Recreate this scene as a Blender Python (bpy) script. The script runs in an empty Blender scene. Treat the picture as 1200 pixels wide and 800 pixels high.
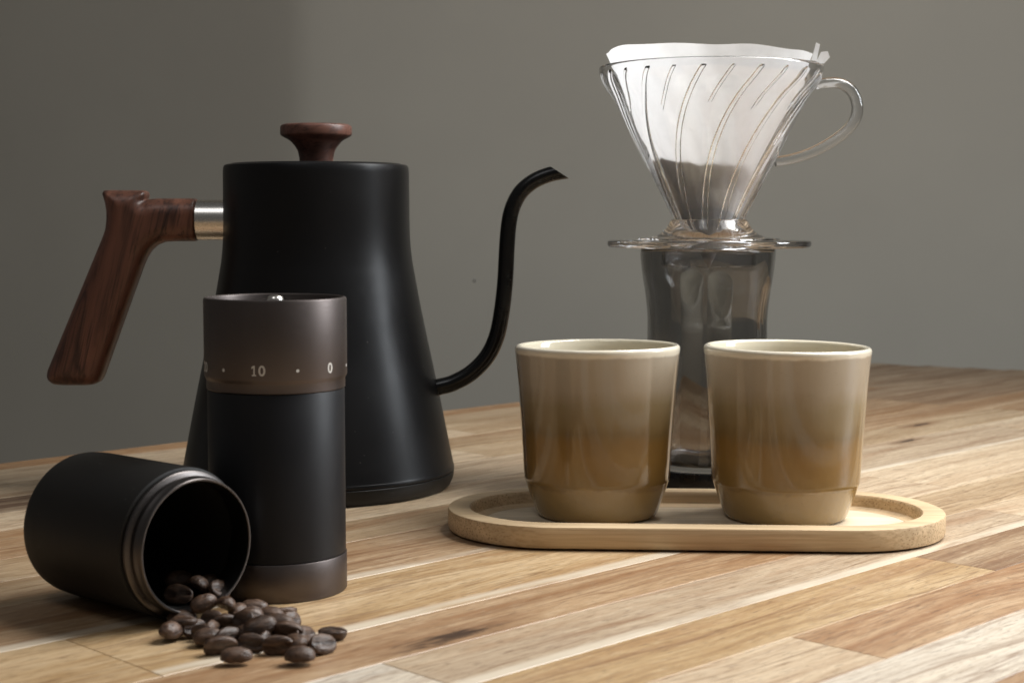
import bpy, bmesh, math, random
import numpy as np
from mathutils import Vector, Matrix

R = math.radians
random.seed(7)
scene = bpy.context.scene
COL = scene.collection

# ------------------------------------------------------------------ camera
cam_d = bpy.data.cameras.new("camera")
cam = bpy.data.objects.new("camera", cam_d)
COL.objects.link(cam)
cam_d.sensor_width = 36.0
cam_d.lens = 55.5
cam_d.clip_start = 0.02
cam_d.clip_end = 50
cam.location = (0, 0, 0.142)
cam.rotation_euler = (R(90 - 4.635), 0, 0)
cam_d.dof.use_dof = True
cam_d.dof.focus_distance = 0.69
cam_d.dof.aperture_fstop = 20
scene.camera = cam

# ------------------------------------------------------------------ light
world = bpy.data.worlds.new("World")
scene.world = world
world.use_nodes = True
bg = world.node_tree.nodes["Background"]
bg.inputs[0].default_value = (1.0, 0.97, 0.93, 1)
bg.inputs[1].default_value = 0.085


def area(name, loc, target, sx, sy, power, col):
    d = bpy.data.lights.new(name, 'AREA')
    d.shape = 'RECTANGLE'
    d.size, d.size_y = sx, sy
    d.energy = power
    d.color = col
    o = bpy.data.objects.new(name, d)
    COL.objects.link(o)
    o.location = loc
    o.rotation_euler = (Vector(target) - Vector(loc)).to_track_quat('-Z', 'Y').to_euler()
    return o


key = area("overhead_softbox", (0.46, 0.77, 0.74), (0.13, 0.53, 0.0), 0.5, 0.42, 5.6, (1.0, 0.985, 0.965))
key.data.spread = R(120)
area("ceiling_light", (-0.42, 0.0, 1.40), (0.0, 0.75, 0.05), 0.45, 0.45, 2.2, (0.98, 0.98, 1.0))
side = area("side_window_light", (1.10, 0.73, 0.58), (0.0, 0.85, 0.10), 0.32, 0.55, 10.5, (0.90, 0.95, 1.0))

scene.view_settings.view_transform = 'Standard'
scene.view_settings.look = 'None'
scene.view_settings.exposure = 0.0
scene.view_settings.gamma = 1.0
scene.view_settings.use_curve_mapping = False
scene.render.engine = 'CYCLES'
cy = scene.cycles
cy.max_bounces = 24
cy.transmission_bounces = 20
cy.transparent_max_bounces = 16
cy.glossy_bounces = 8
cy.diffuse_bounces = 5
cy.blur_glossy = 0.5
cy.sample_clamp_indirect = 6.0
cy.use_denoising = True

# ------------------------------------------------------------------ node helpers


class NT:
    def __init__(self, name):
        self.m = bpy.data.materials.new(name)
        self.m.use_nodes = True
        self.t = self.m.node_tree
        self.b = self.t.nodes["Principled BSDF"]
        self.out = self.t.nodes["Material Output"]

    def n(self, typ, **kw):
        nd = self.t.nodes.new(typ)
        for k, v in kw.items():
            setattr(nd, k, v)
        return nd

    def put(self, sock, v):
        if isinstance(v, bpy.types.NodeSocket):
            self.t.links.new(v, sock)
        elif v is not None:
            if isinstance(v, (tuple, list)) and len(v) == 3 and sock.type == 'RGBA':
                v = (*v, 1)
            sock.default_value = v

    def math(self, op, a, b=None, c=None, clamp=False):
        nd = self.n('ShaderNodeMath', operation=op, use_clamp=clamp)
        self.put(nd.inputs[0], a)
        self.put(nd.inputs[1], b)
        self.put(nd.inputs[2], c)
        return nd.outputs[0]

    def vmath(self, op, a, b=None):
        nd = self.n('ShaderNodeVectorMath', operation=op)
        self.put(nd.inputs[0], a)
        self.put(nd.inputs[1], b)
        return nd.outputs[0]

    def mix(self, f, a, b, blend='MIX'):
        nd = self.n('ShaderNodeMix', data_type='RGBA', blend_type=blend)
        self.put(nd.inputs[0], f)
        self.put(nd.inputs[6], a)
        self.put(nd.inputs[7], b)
        return nd.outputs[2]

    def noise(self, vec, scale=(1, 1, 1), detail=4, rough=0.55, dist=0.0):
        v = self.vmath('MULTIPLY', vec, scale)
        nd = self.n('ShaderNodeTexNoise')
        nd.inputs['Scale'].default_value = 1.0
        nd.inputs['Detail'].default_value = detail
        nd.inputs['Roughness'].default_value = rough
        nd.inputs['Distortion'].default_value = dist
        self.t.links.new(v, nd.inputs['Vector'])
        return nd.outputs[0]

    def mapr(self, v, a, b, c=0.0, d=1.0, smooth=True):
        nd = self.n('ShaderNodeMapRange', interpolation_type='SMOOTHSTEP' if smooth else 'LINEAR')
        self.put(nd.inputs[0], v)
        for i, q in enumerate((a, b, c, d)):
            self.put(nd.inputs[1 + i], q)
        return nd.outputs[0]

    def ramp(self, f, stops):
        nd = self.n('ShaderNodeValToRGB')
        e = nd.color_ramp.elements
        while len(e) < len(stops):
            e.new(0.5)
        for el, (p, c) in zip(e, stops):
            el.position = p
            el.color = (*c, 1)
        self.put(nd.inputs[0], f)
        return nd.outputs[0]

    def obj(self):
        return self.n('ShaderNodeTexCoord').outputs['Object']

    def sep(self, v):
        nd = self.n('ShaderNodeSeparateXYZ')
        self.put(nd.inputs[0], v)
        return nd.outputs

    def attr(self, name):
        nd = self.n('ShaderNodeAttribute', attribute_type='OBJECT', attribute_name=name)
        return nd.outputs['Fac']

    def bump(self, h, strength=0.2, dist=0.001):
        nd = self.n('ShaderNodeBump')
        nd.inputs['Strength'].default_value = strength
        nd.inputs['Distance'].default_value = dist
        self.put(nd.inputs['Height'], h)
        self.t.links.new(nd.outputs[0], self.b.inputs['Normal'])

    def set(self, **kw):
        for k, v in kw.items():
            self.put(self.b.inputs[k.replace('_', ' ')], v)
        return self


# ------------------------------------------------------------------ materials
def mat_table_wood():
    k = NT("table_wood")
    p = k.obj()
    info = k.n('ShaderNodeObjectInfo')
    rnd = k.math('MULTIPLY', info.outputs['Random'], 41.0)
    off = k.n('ShaderNodeCombineXYZ')
    k.put(off.inputs[0], rnd)
    k.put(off.inputs[1], k.math('MULTIPLY', rnd, 1.7))
    k.put(off.inputs[2], rnd)
    q = k.vmath('ADD', p, off.outputs[0])
    broad = k.noise(q, (3.0, 22, 6), 3, 0.5, 0.4)
    warp = k.noise(q, (5.5, 30, 10), 2, 0.5, 0.0)
    bend = k.n('ShaderNodeCombineXYZ')
    k.put(bend.inputs[1], k.math('MULTIPLY_ADD', k.noise(q, (6, 16, 8), 2, 0.5), 0.024, -0.012))
    q = k.vmath('ADD', q, bend.outputs[0])
    lines = k.noise(q, (15, 430, 180), 3, 0.62, 0.2)
    streak = k.noise(q, (6, 85, 40), 7, 0.60, 0.9)
    fine = k.noise(q, (40, 1500, 600), 3, 0.6)
    pore = k.noise(q, (130, 1700, 900), 2, 0.5)
    vein = k.noise(q, (3.2, 120, 50), 2, 0.5, 0.6)
    xyz = k.sep(p)
    ph = k.math('ADD', k.math('MULTIPLY', xyz[1], 330.0), k.math('MULTIPLY', warp, 30.0))
    fig = k.math('MULTIPLY_ADD', k.math('SINE', ph), 0.5, 0.5)
    fig = k.math('MULTIPLY', fig, k.mapr(broad, 0.35, 0.65))
    base = info.outputs['Color']
    dark = k.mix(1.0, base, (0.72, 0.65, 0.58), 'MULTIPLY')
    lite = k.mix(0.45, base, (0.74, 0.59, 0.40))
    c = k.mix(k.mapr(streak, 0.30, 0.68), dark, lite)
    c = k.mix(k.mapr(broad, 0.42, 0.66, 0, 0.5), c, base)
    c = k.mix(k.math('MULTIPLY', fig, 0.26), c, dark)
    brown = k.noise(q, (4, 48, 12), 3, 0.6, 0.8)
    c = k.mix(k.mapr(brown, 0.54, 0.70, 0, 0.55), c, (0.30, 0.155, 0.070))
    c = k.mix(k.mapr(fine, 0.35, 0.62, 0.34, 0.0), c, dark)
    c = k.mix(k.mapr(lines, 0.53, 0.62, 0.0, 0.42), c, k.mix(1.0, c, (0.62, 0.52, 0.43), 'MULTIPLY'))
    mott = k.noise(q, (90, 800, 400), 4, 0.70, 0.3)
    c = k.mix(k.mapr(mott, 0.32, 0.56, 0.42, 0.0), c, k.mix(1.0, c, (0.66, 0.56, 0.46), 'MULTIPLY'))
    c = k.mix(k.mapr(mott, 0.54, 0.70, 0.0, 0.22), c, (0.80, 0.68, 0.50))
    c = k.mix(k.mapr(pore, 0.58, 0.66, 0.0, 0.55), c, (0.10, 0.055, 0.03))
    c = k.mix(k.mapr(k.math('ABSOLUTE', k.math('SUBTRACT', vein, 0.56)), 0.0, 0.018, 0.55, 0.0), c, (0.17, 0.085, 0.04))
    # pale sapwood along the near edge of some staves
    edge = k.math('ADD', xyz[1], k.attr('half_width'))
    edge = k.math('ADD', edge, k.math('MULTIPLY_ADD', streak, 0.004, -0.002))
    sap = k.math('SUBTRACT', 1.0, k.mapr(k.math('DIVIDE', edge, k.attr('sap')), 0.55, 1.15))
    sap = k.math('MULTIPLY', sap, k.mapr(k.noise(q, (9, 60, 20), 4, 0.6), 0.32, 0.55, 0.15, 0.82))
    sapc = k.mix(fine, (0.54, 0.45, 0.33), (0.74, 0.66, 0.53))
    c = k.mix(sap, c, sapc)
    # knots
    dx = k.math('DIVIDE', k.math('SUBTRACT', xyz[0], k.attr('knot_x')), k.math('MULTIPLY', k.attr('knot_size'), 4.2))
    dy = k.math('DIVIDE', k.math('SUBTRACT', xyz[1], k.attr('knot_y')), k.attr('knot_size'))
    d = k.math('SQRT', k.math('ADD', k.math('MULTIPLY', dx, dx), k.math('MULTIPLY', dy, dy)))
    kn = k.noise(q, (60, 320, 200), 4, 0.65, 0.6)
    d = k.math('ADD', d, k.math('MULTIPLY_ADD', kn, 2.6, -1.35))
    halo = k.math('SUBTRACT', 1.0, k.mapr(d, 0.5, 2.2))
    core = k.math('SUBTRACT', 1.0, k.mapr(d, 0.1, 0.95))
    c = k.mix(k.math('MULTIPLY', halo, 0.6), c, (0.22, 0.11, 0.05))
    c = k.mix(k.math('MULTIPLY', core, 0.92), c, (0.035, 0.018, 0.011))
    k.set(Base_Color=c, Roughness=k.mapr(streak, 0.3, 0.7, 0.50, 0.36), Specular_IOR_Level=0.5)
    k.bump(k.math('ADD', k.math('MULTIPLY', fine, 0.7), k.math('MULTIPLY', streak, 0.8)), 0.30, 0.0004)
    return k.m


def mat_dark_wood(name, direction, base=(0.105, 0.044, 0.029), line=(0.028, 0.012, 0.009), freq=900.0):
    """rosewood: grain runs along `direction` (object space)."""
    k = NT(name)
    p = k.obj()
    q = Vector(direction).to_track_quat('X', 'Z').to_euler()
    mp = k.n('ShaderNodeMapping', vector_type='TEXTURE')
    mp.inputs['Rotation'].default_value = q
    k.put(mp.inputs['Vector'], p)
    v = mp.outputs[0]
    warp = k.noise(v, (14, 60, 60), 3, 0.5, 0.3)
    xyz = k.sep(v)
    ph = k.math('ADD', k.math('MULTIPLY', k.math('ADD', xyz[1], k.math('MULTIPLY', xyz[2], 0.6)), freq), k.math('MULTIPLY', warp, 26.0))
    ring = k.math('POWER', k.math('MULTIPLY_ADD', k.math('SINE', ph), 0.5, 0.5), 5.0)
    streak = k.noise(v, (22, 700, 700), 5, 0.65, 0.3)
    broad = k.noise(v, (10, 70, 70), 2)
    c = k.mix(k.mapr(broad, 0.35, 0.7), base, tuple(min(1, x * 1.7) for x in base))
    c = k.mix(k.math('MULTIPLY', ring, k.mapr(warp, 0.3, 0.55, 0.25, 0.65)), c, line)
    c = k.mix(k.mapr(streak, 0.48, 0.7, 0.0, 0.8), c, line)
    k.set(Base_Color=c, Roughness=k.mapr(streak, 0.3, 0.7, 0.34, 0.5), Specular_IOR_Level=0.45)
    k.bump(streak, 0.25, 0.0003)
    return k.m


def mat_bamboo(name, base, end_axis=True):
    k = NT(name)
    p = k.obj()
    fibre = k.noise(p, (18, 900, 900), 4, 0.6)
    band = k.noise(p, (3, 130, 130), 3, 0.6)
    dots = k.n('ShaderNodeTexVoronoi')
    dots.inputs['Scale'].default_value = 1.0
    k.put(dots.inputs['Vector'], k.vmath('MULTIPLY', p, (240, 950, 950)))
    c = k.mix(k.mapr(band, 0.3, 0.7), tuple(x * 0.86 for x in base), tuple(min(1, x * 1.12) for x in base))
    c = k.mix(k.mapr(fibre, 0.42, 0.66, 0.0, 0.45), c, tuple(x * y for x, y in zip(base, (0.62, 0.52, 0.42))))
    # cut fibre ends show as dots where the wall faces along the fibres
    nrm = k.n('ShaderNodeTexCoord').outputs['Normal']
    endness = k.mapr(k.math('ABSOLUTE', k.sep(nrm)[0]), 0.25, 0.6)
    dot = k.mapr(dots.outputs['Distance'], 0.15, 0.42, 1.0, 0.0)
    c = k.mix(k.math('MULTIPLY', k.math('MULTIPLY', dot, endness), 0.65), c, (0.24, 0.13, 0.055))
    k.set(Base_Color=c, Roughness=0.52, Specular_IOR_Level=0.35)
    k.bump(fibre, 0.2, 0.0002)
    return k.m


def mat_black_coat(name, base, rough, metallic=0.0, spec=0.5, grain=3500, bump=0.06):
    k = NT(name)
    p = k.obj()
    n = k.noise(p, (grain, grain, grain), 2, 0.5)
    sm = k.noise(p, (22, 22, 22), 4, 0.6, 0.4)
    dust = k.noise(p, (620, 620, 620), 1, 0.4)
    c = k.mix(k.mapr(dust, 0.79, 0.83, 0.0, 0.35), base, (0.16, 0.15, 0.14))
    k.set(Base_Color=c, Metallic=metallic, Roughness=k.mapr(sm, 0.3, 0.7, rough - 0.03, rough + 0.05), Specular_IOR_Level=spec)
    k.bump(n, bump, 0.0002)
    return k.m


def mat_metal(name, base, rough, aniso=0.0):
    k = NT(name)
    p = k.obj()
    n = k.noise(p, (300, 300, 5200), 2, 0.5)
    k.set(Base_Color=base, Metallic=1.0, Roughness=k.mapr(n, 0.3, 0.7, rough - 0.03, rough + 0.04))
    return k.m


def mat_glaze(name, seed):
    """reactive glaze running from pale grey-beige at the lip to caramel brown."""
    k = NT(name)
    p = k.obj()
    xyz = k.sep(p)
    z = k.math('MULTIPLY', xyz[2], 1000.0)
    q = k.vmath('ADD', p, (seed, seed * 0.7, 0))
    run = k.noise(q, (70, 70, 14), 4, 0.6, 0.3)
    blot = k.noise(q, (38, 38, 60), 3, 0.55, 0.2)
    zz = k.math('ADD', z, k.math('MULTIPLY_ADD', run, 9.0, -4.5))
    zz = k.math('ADD', zz, k.math('MULTIPLY_ADD', blot, 7.0, -3.5))
    f = k.math('DIVIDE', zz, 80.0, clamp=True)
    c = k.ramp(f, [(0.0, (0.275, 0.188, 0.075)), (0.185, (0.27, 0.178, 0.066)), (0.20, (0.215, 0.135, 0.046)),
                   (0.36, (0.235, 0.138, 0.040)), (0.46, (0.205, 0.122, 0.038)), (0.51, (0.170, 0.115, 0.047)),
                   (0.57, (0.210, 0.152, 0.074)), (0.66, (0.240, 0.185, 0.105)), (0.76, (0.335, 0.280, 0.205)),
                   (1.0, (0.43, 0.375, 0.295))])
    # thin, paler glaze on the lip and a cream inside
    rad = k.math('SQRT', k.math('ADD', k.math('MULTIPLY', xyz[0], xyz[0]), k.math('MULTIPLY', xyz[1], xyz[1])))
    lip = k.mapr(k.math('ADD', z, k.math('MULTIPLY_ADD', run, 2.0, -1.0)), 74.2, 75.6)
    c = k.mix(lip, c, (0.74, 0.68, 0.55))
    inner_r = k.math('MULTIPLY_ADD', xyz[2], 0.066, 0.0305)
    inside = k.math('LESS_THAN', rad, inner_r)
    inside = k.math('MULTIPLY', inside, k.math('GREATER_THAN', z, 17.5))
    c = k.mix(inside, c, (0.70, 0.64, 0.50))
    speck = k.noise(q, (900, 900, 900), 1)
    c = k.mix(k.mapr(speck, 0.72, 0.8, 0, 0.25), c, (0.12, 0.07, 0.03))
    k.set(Base_Color=c, Roughness=0.13, Specular_IOR_Level=0.55, Coat_Weight=0.45, Coat_Roughness=0.03)
    k.bump(k.math('ADD', run, k.math('MULTIPLY', blot, 0.6)), 0.12, 0.0012)
    return k.m


def mat_glass(name, col, rough=0.0, ior=1.49):
    k = NT(name)
    k.set(Base_Color=col, Roughness=rough, IOR=ior, Transmission_Weight=1.0, Specular_IOR_Level=0.5)
    return k.m


def mat_paper():
    k = NT("filter_paper")
    p = k.obj()
    n = k.noise(p, (260, 260, 260), 4, 0.6)
    crepe = k.noise(p, (900, 900, 900), 2)
    c = k.mix(k.mapr(n, 0.3, 0.7), (0.93, 0.93, 0.925), (0.97, 0.97, 0.965))
    d = k.n('ShaderNodeBsdfDiffuse')
    t = k.n('ShaderNodeBsdfTranslucent')
    k.put(d.inputs[0], c)
    k.put(t.inputs[0], c)
    mx = k.n('ShaderNodeMixShader')
    mx.inputs[0].default_value = 0.42
    k.t.links.new(d.outputs[0], mx.inputs[1])
    k.t.links.new(t.outputs[0], mx.inputs[2])
    b = k.n('ShaderNodeBump')
    b.inputs['Strength'].default_value = 0.15
    b.inputs['Distance'].default_value = 0.0004
    k.put(b.inputs['Height'], crepe)
    k.t.links.new(b.outputs[0], d.inputs['Normal'])
    k.t.links.new(mx.outputs[0], k.out.inputs[0])
    return k.m


def mat_bean():
    k = NT("roasted_bean")
    p = k.obj()
    info = k.n('ShaderNodeObjectInfo')
    off = k.n('ShaderNodeCombineXYZ')
    for i in range(3):
        k.put(off.inputs[i], k.math('MULTIPLY', info.outputs['Random'], 9.0 + i))
    q = k.vmath('ADD', p, off.outputs[0])
    wr = k.noise(q, (260, 700, 700), 4, 0.6, 0.5)
    bl = k.noise(q, (160, 160, 160), 3, 0.5)
    tone = k.mapr(info.outputs['Random'], 0, 1, 0.75, 1.3, smooth=False)
    c = k.mix(k.mapr(wr, 0.35, 0.68), (0.040, 0.0215, 0.0130), (0.102, 0.058, 0.035))
    c = k.mix(k.mapr(bl, 0.5, 0.75, 0, 0.5), c, (0.135, 0.082, 0.054))
    tv = k.n('ShaderNodeCombineXYZ')
    for i in range(3):
        k.put(tv.inputs[i], tone)
    c = k.mix(1.0, c, tv.outputs[0], 'MULTIPLY')
    # darker line along the crease on the flat side
    xyz = k.sep(p)
    crease = k.math('MULTIPLY', k.math('SUBTRACT', 1.0, k.mapr(k.math('ABSOLUTE', xyz[1]), 0.0003, 0.0008)),
                    k.math('LESS_THAN', xyz[2], -0.0002))
    c = k.mix(k.math('MULTIPLY', crease, 0.55), c, (0.016, 0.009, 0.006))
    k.set(Base_Color=c, Roughness=k.mapr(bl, 0.3, 0.7, 0.34, 0.52), Specular_IOR_Level=0.5)
    k.bump(wr, 0.7, 0.0008)
    return k.m


def mat_grounds():
    k = NT("coffee_grounds")
    p = k.obj()
    n = k.noise(p, (1300, 1300, 1300), 3, 0.7)
    k.set(Base_Color=k.mix(k.mapr(n, 0.3, 0.7), (0.12, 0.085, 0.068), (0.32, 0.24, 0.19)), Roughness=0.9, Specular_IOR_Level=0.2)
    k.bump(n, 0.8, 0.001)
    return k.m


def mat_wall():
    k = NT("wall_paint")
    p = k.obj()
    n = k.noise(p, (3.0, 3.0, 3.0), 4, 0.55)
    f = k.noise(p, (420, 420, 420), 3, 0.6)
    c = k.mix(k.mapr(n, 0.3, 0.7), (0.48, 0.442, 0.372), (0.515, 0.476, 0.40))
    k.set(Base_Color=c, Roughness=0.85, Specular_IOR_Level=0.25)
    k.bump(f, 0.12, 0.001)
    return k.m


def mat_plain(name, col, rough=0.6, spec=0.4):
    k = NT(name)
    n = k.noise(k.obj(), (700, 700, 700), 2)
    k.set(Base_Color=k.mix(n, tuple(x * 0.9 for x in col), col), Roughness=rough, Specular_IOR_Level=spec)
    return k.m


M = dict(
    table=mat_table_wood(),
    handle=mat_dark_wood("rosewood_grip", (-0.23, 0, -0.97), base=(0.118, 0.050, 0.032), line=(0.018, 0.0085, 0.0065), freq=420),
    knob=mat_dark_wood("rosewood_knob", (1, 0.25, 0.35), base=(0.10, 0.044, 0.031), freq=700),
    bamboo=mat_bamboo("bamboo_rim", (0.60, 0.45, 0.275)),
    bamboo_floor=mat_bamboo("bamboo_floor", (0.74, 0.625, 0.46)),
    kettle=mat_black_coat("matte_black_kettle", (0.0072, 0.0073, 0.0079), 0.33, spec=0.25),
    kettle_base=mat_black_coat("black_base_ring", (0.008, 0.0075, 0.007), 0.42, spec=0.3),
    spout=mat_black_coat("black_spout", (0.005, 0.005, 0.0053), 0.26, spec=0.35, bump=0.02),
    barrel=mat_black_coat("black_barrel", (0.007, 0.0073, 0.0088), 0.44, spec=0.3, grain=5200, bump=0.12),
    bronze=mat_metal("bronze_aluminium", (0.122, 0.104, 0.098), 0.45),
    steel=mat_metal("brushed_steel", (0.78, 0.75, 0.70), 0.27),
    neck=mat_metal("dark_thread_metal", (0.11, 0.10, 0.096), 0.36),
    cupblack=mat_black_coat("black_anodised_cup", (0.0125, 0.0115, 0.0105), 0.50, spec=0.28, grain=5200, bump=0.12),
    cupinside=mat_plain("dark_cup_inside", (0.012, 0.011, 0.010), 0.6, 0.3),
    glass=mat_glass("clear_plastic", (0.98, 0.985, 1.0), 0.0, 1.57),
    smoke=mat_glass("smoked_glass", (0.50, 0.495, 0.49), 0.0, 1.5),
    paper=mat_paper(),
    bean=mat_bean(),
    grounds=mat_grounds(),
    wall=mat_wall(),
    mark=mat_plain("pale_marking", (0.62, 0.60, 0.56), 0.5),
    speck=mat_plain("wall_speck", (0.05, 0.045, 0.04), 0.8),
)

# ------------------------------------------------------------------ mesh helpers


def tag(o, label=None, cat=None, group=None, kind=None):
    if label:
        o["label"] = label
    if cat:
        o["category"] = cat
    if group:
        o["group"] = group
    if kind:
        o["kind"] = kind
    return o


def link(name, me, mat, parent=None, loc=None, sharp=40):
    if mat and not me.materials:
        me.materials.append(mat)
    me.polygons.foreach_set("use_smooth", [True] * len(me.polygons))
    if sharp is not None:
        me.set_sharp_from_angle(angle=R(sharp))
    o = bpy.data.objects.new(name, me)
    COL.objects.link(o)
    if parent:
        o.parent = parent
    if loc:
        o.location = loc
    return o


def empty(name, loc, rz=0.0):
    o = bpy.data.objects.new(name, None)
    o.empty_display_size = 0.02
    COL.objects.link(o)
    o.location = loc
    o.rotation_euler = (0, 0, rz)
    return o


def mesh_of(name, verts, faces, recalc=True):
    me = bpy.data.meshes.new(name)
    me.from_pydata([tuple(v) for v in verts], [], faces)
    if recalc:
        bm = bmesh.new()
        bm.from_mesh(me)
        bmesh.ops.recalc_face_normals(bm, faces=bm.faces)
        bm.to_mesh(me)
        bm.free()
    me.update()
    return me


def mm(pts):
    return [(a * 0.001, b * 0.001) for a, b in pts]


def smooth_curve(pts, n=6):
    """Catmull-Rom through the points."""
    P = [np.array(p, float) for p in pts]
    P = [2 * P[0] - P[1]] + P + [2 * P[-1] - P[-2]]
    out = []
    for i in range(1, len(P) - 2):
        p0, p1, p2, p3 = P[i - 1:i + 3]
        for k in range(n):
            t = k / n
            out.append(tuple(0.5 * ((2 * p1) + (-p0 + p2) * t + (2 * p0 - 5 * p1 + 4 * p2 - p3) * t * t + (-p0 + 3 * p1 - 3 * p2 + p3) * t ** 3)))
    out.append(tuple(P[-2]))
    return out


def lathe(name, prof, seg=96, closed=False):
    """prof: (r, z) in metres. closed joins last point to first; ends with r=0 become poles."""
    verts, faces, rings = [], [], []
    for r, z in prof:
        if r < 1e-7:
            rings.append([len(verts)])
            verts.append((0, 0, z))
        else:
            s = len(verts)
            rings.append(list(range(s, s + seg)))
            for i in range(seg):
                a = 2 * math.pi * i / seg
                verts.append((r * math.cos(a), r * math.sin(a), z))
    n = len(rings)
    for j in range(n if closed else n - 1):
        A, B = rings[j], rings[(j + 1) % n]
        for i in range(seg):
            k = (i + 1) % seg
            if len(A) == 1 and len(B) == 1:
                continue
            if len(A) == 1:
                faces.append((A[0], B[i], B[k]))
            elif len(B) == 1:
                faces.append((A[i], B[0], A[k]))
            else:
                faces.append((A[i], B[i], B[k], A[k]))
    return mesh_of(name, verts, faces)


def sweep_xz(path, radii, ysc=1.0, seg=24, caps=True):
    """tube along a path in the XZ plane; returns verts, faces."""
    P = [Vector((p[0], 0, p[1])) for p in path]
    verts, faces = [], []
    for i, p in enumerate(P):
        t = (P[min(i + 1, len(P) - 1)] - P[max(i - 1, 0)]).normalized()
        nrm = Vector((-t.z, 0, t.x))
        for k in range(seg):
            a = 2 * math.pi * k / seg
            verts.append(p + nrm * (radii[i] * math.cos(a)) + Vector((0, radii[i] * ysc * math.sin(a), 0)))
    for i in range(len(P) - 1):
        for k in range(seg):
            m = (k + 1) % seg
            faces.append((i * seg + k, i * seg + m, (i + 1) * seg + m, (i + 1) * seg + k))
    if caps:
        faces.append(tuple(range(seg))[::-1])
        s = (len(P) - 1) * seg
        faces.append(tuple(range(s, s + seg)))
    return verts, faces


def surface_nets(F, org, h):
    """F: 3-D array of signed distances (inside < 0). Returns verts, quads."""
    nx, ny, nz = F.shape
    inside = F < 0
    cidx = -np.ones((nx - 1, ny - 1, nz - 1), int)
    corners = [(i, j, k) for i in (0, 1) for j in (0, 1) for k in (0, 1)]
    cnt = sum(inside[i:nx - 1 + i, j:ny - 1 + j, k:nz - 1 + k].astype(int) for i, j, k in corners)
    act = np.argwhere((cnt > 0) & (cnt < 8))
    verts = []
    for n, (x, y, z) in enumerate(act):
        cidx[x, y, z] = n
        acc = np.zeros(3)
        m = 0
        for a in corners:
            fa = F[x + a[0], y + a[1], z + a[2]]
            for ax in range(3):
                if a[ax] == 0:
                    b = list(a)
                    b[ax] = 1
                    fb = F[x + b[0], y + b[1], z + b[2]]
                    if (fa < 0) != (fb < 0):
                        t = fa / (fa - fb)
                        pt = np.array(a, float)
                        pt[ax] += t
                        acc += pt
                        m += 1
        verts.append(tuple((np.array([x, y, z]) + acc / m) * h + org))
    faces = []
    for ax in range(3):
        sl0 = [slice(None)] * 3
        sl1 = [slice(None)] * 3
        sl0[ax] = slice(0, -1)
        sl1[ax] = slice(1, None)
        ch = np.argwhere(inside[tuple(sl0)] != inside[tuple(sl1)])
        b, c = (ax + 1) % 3, (ax + 2) % 3
        for e in ch:
            ids = []
            for db, dc in ((-1, -1), (0, -1), (0, 0), (-1, 0)):
                q = list(e)
                q[b] += db
                q[c] += dc
                ids.append(cidx[q[0], q[1], q[2]])
            if min(ids) >= 0:
                faces.append(tuple(int(v) for v in ids))
    return verts, faces


# ================================================================== SETTING
# wall: soft vertical fold, left stretch turned away from the lamps to darken it
def build_wall():
    xs = [-4.0, -2.0, -0.30, -0.262, -0.245, -0.228, -0.19, 1.0, 2.2]
    ys = [3.10, 2.44, 1.872, 1.8590, 1.8545, 1.8535, 1.855, 1.90, 1.95]
    verts, faces = [], []
    for x, y in zip(xs, ys):
        for z in (-0.8, 2.2):
            verts.append((x, y, z))
    for i in range(len(xs) - 1):
        faces.append((2 * i, 2 * i + 2, 2 * i + 3, 2 * i + 1))
    w = link("wall", mesh_of("wall", verts, faces, False), M['wall'])
    w["kind"] = "structure"
    sp = []
    for i in range(9):
        a = 2 * math.pi * i / 9
        q = random.uniform(0.6, 1.2)
        sp.append((0.0021 * q * math.cos(a), 0.0, 0.0024 * q * math.sin(a)))
    me = mesh_of("paint_chip", [(0, -0.0008, 0)] + sp, [(0, i + 1, (i + 1) % 9 + 1) for i in range(9)])
    link("paint_chip", me, M['speck'], w, (-0.0446, 1.8606, 0.0625))


build_wall()

# table: staves of acacia laid at 45 degrees to the view
TA = R(44.85)
table = empty("wooden_table", (0, 0, 0), TA)
tag(table, "acacia butcher-block table top of pale and brown staves under everything", "table")

TAN = (0.44, 0.317, 0.189)
GOLD = (0.46, 0.310, 0.150)
CREAM = (0.623, 0.507, 0.363)
WHITE = (0.66, 0.625, 0.55)
GREIGE = (0.484, 0.383, 0.273)
BROWN = (0.254, 0.148, 0.075)
ORANGE = (0.38, 0.210, 0.095)
DARK = (0.13, 0.070, 0.042)
WARM = (0.335, 0.192, 0.090)


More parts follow.
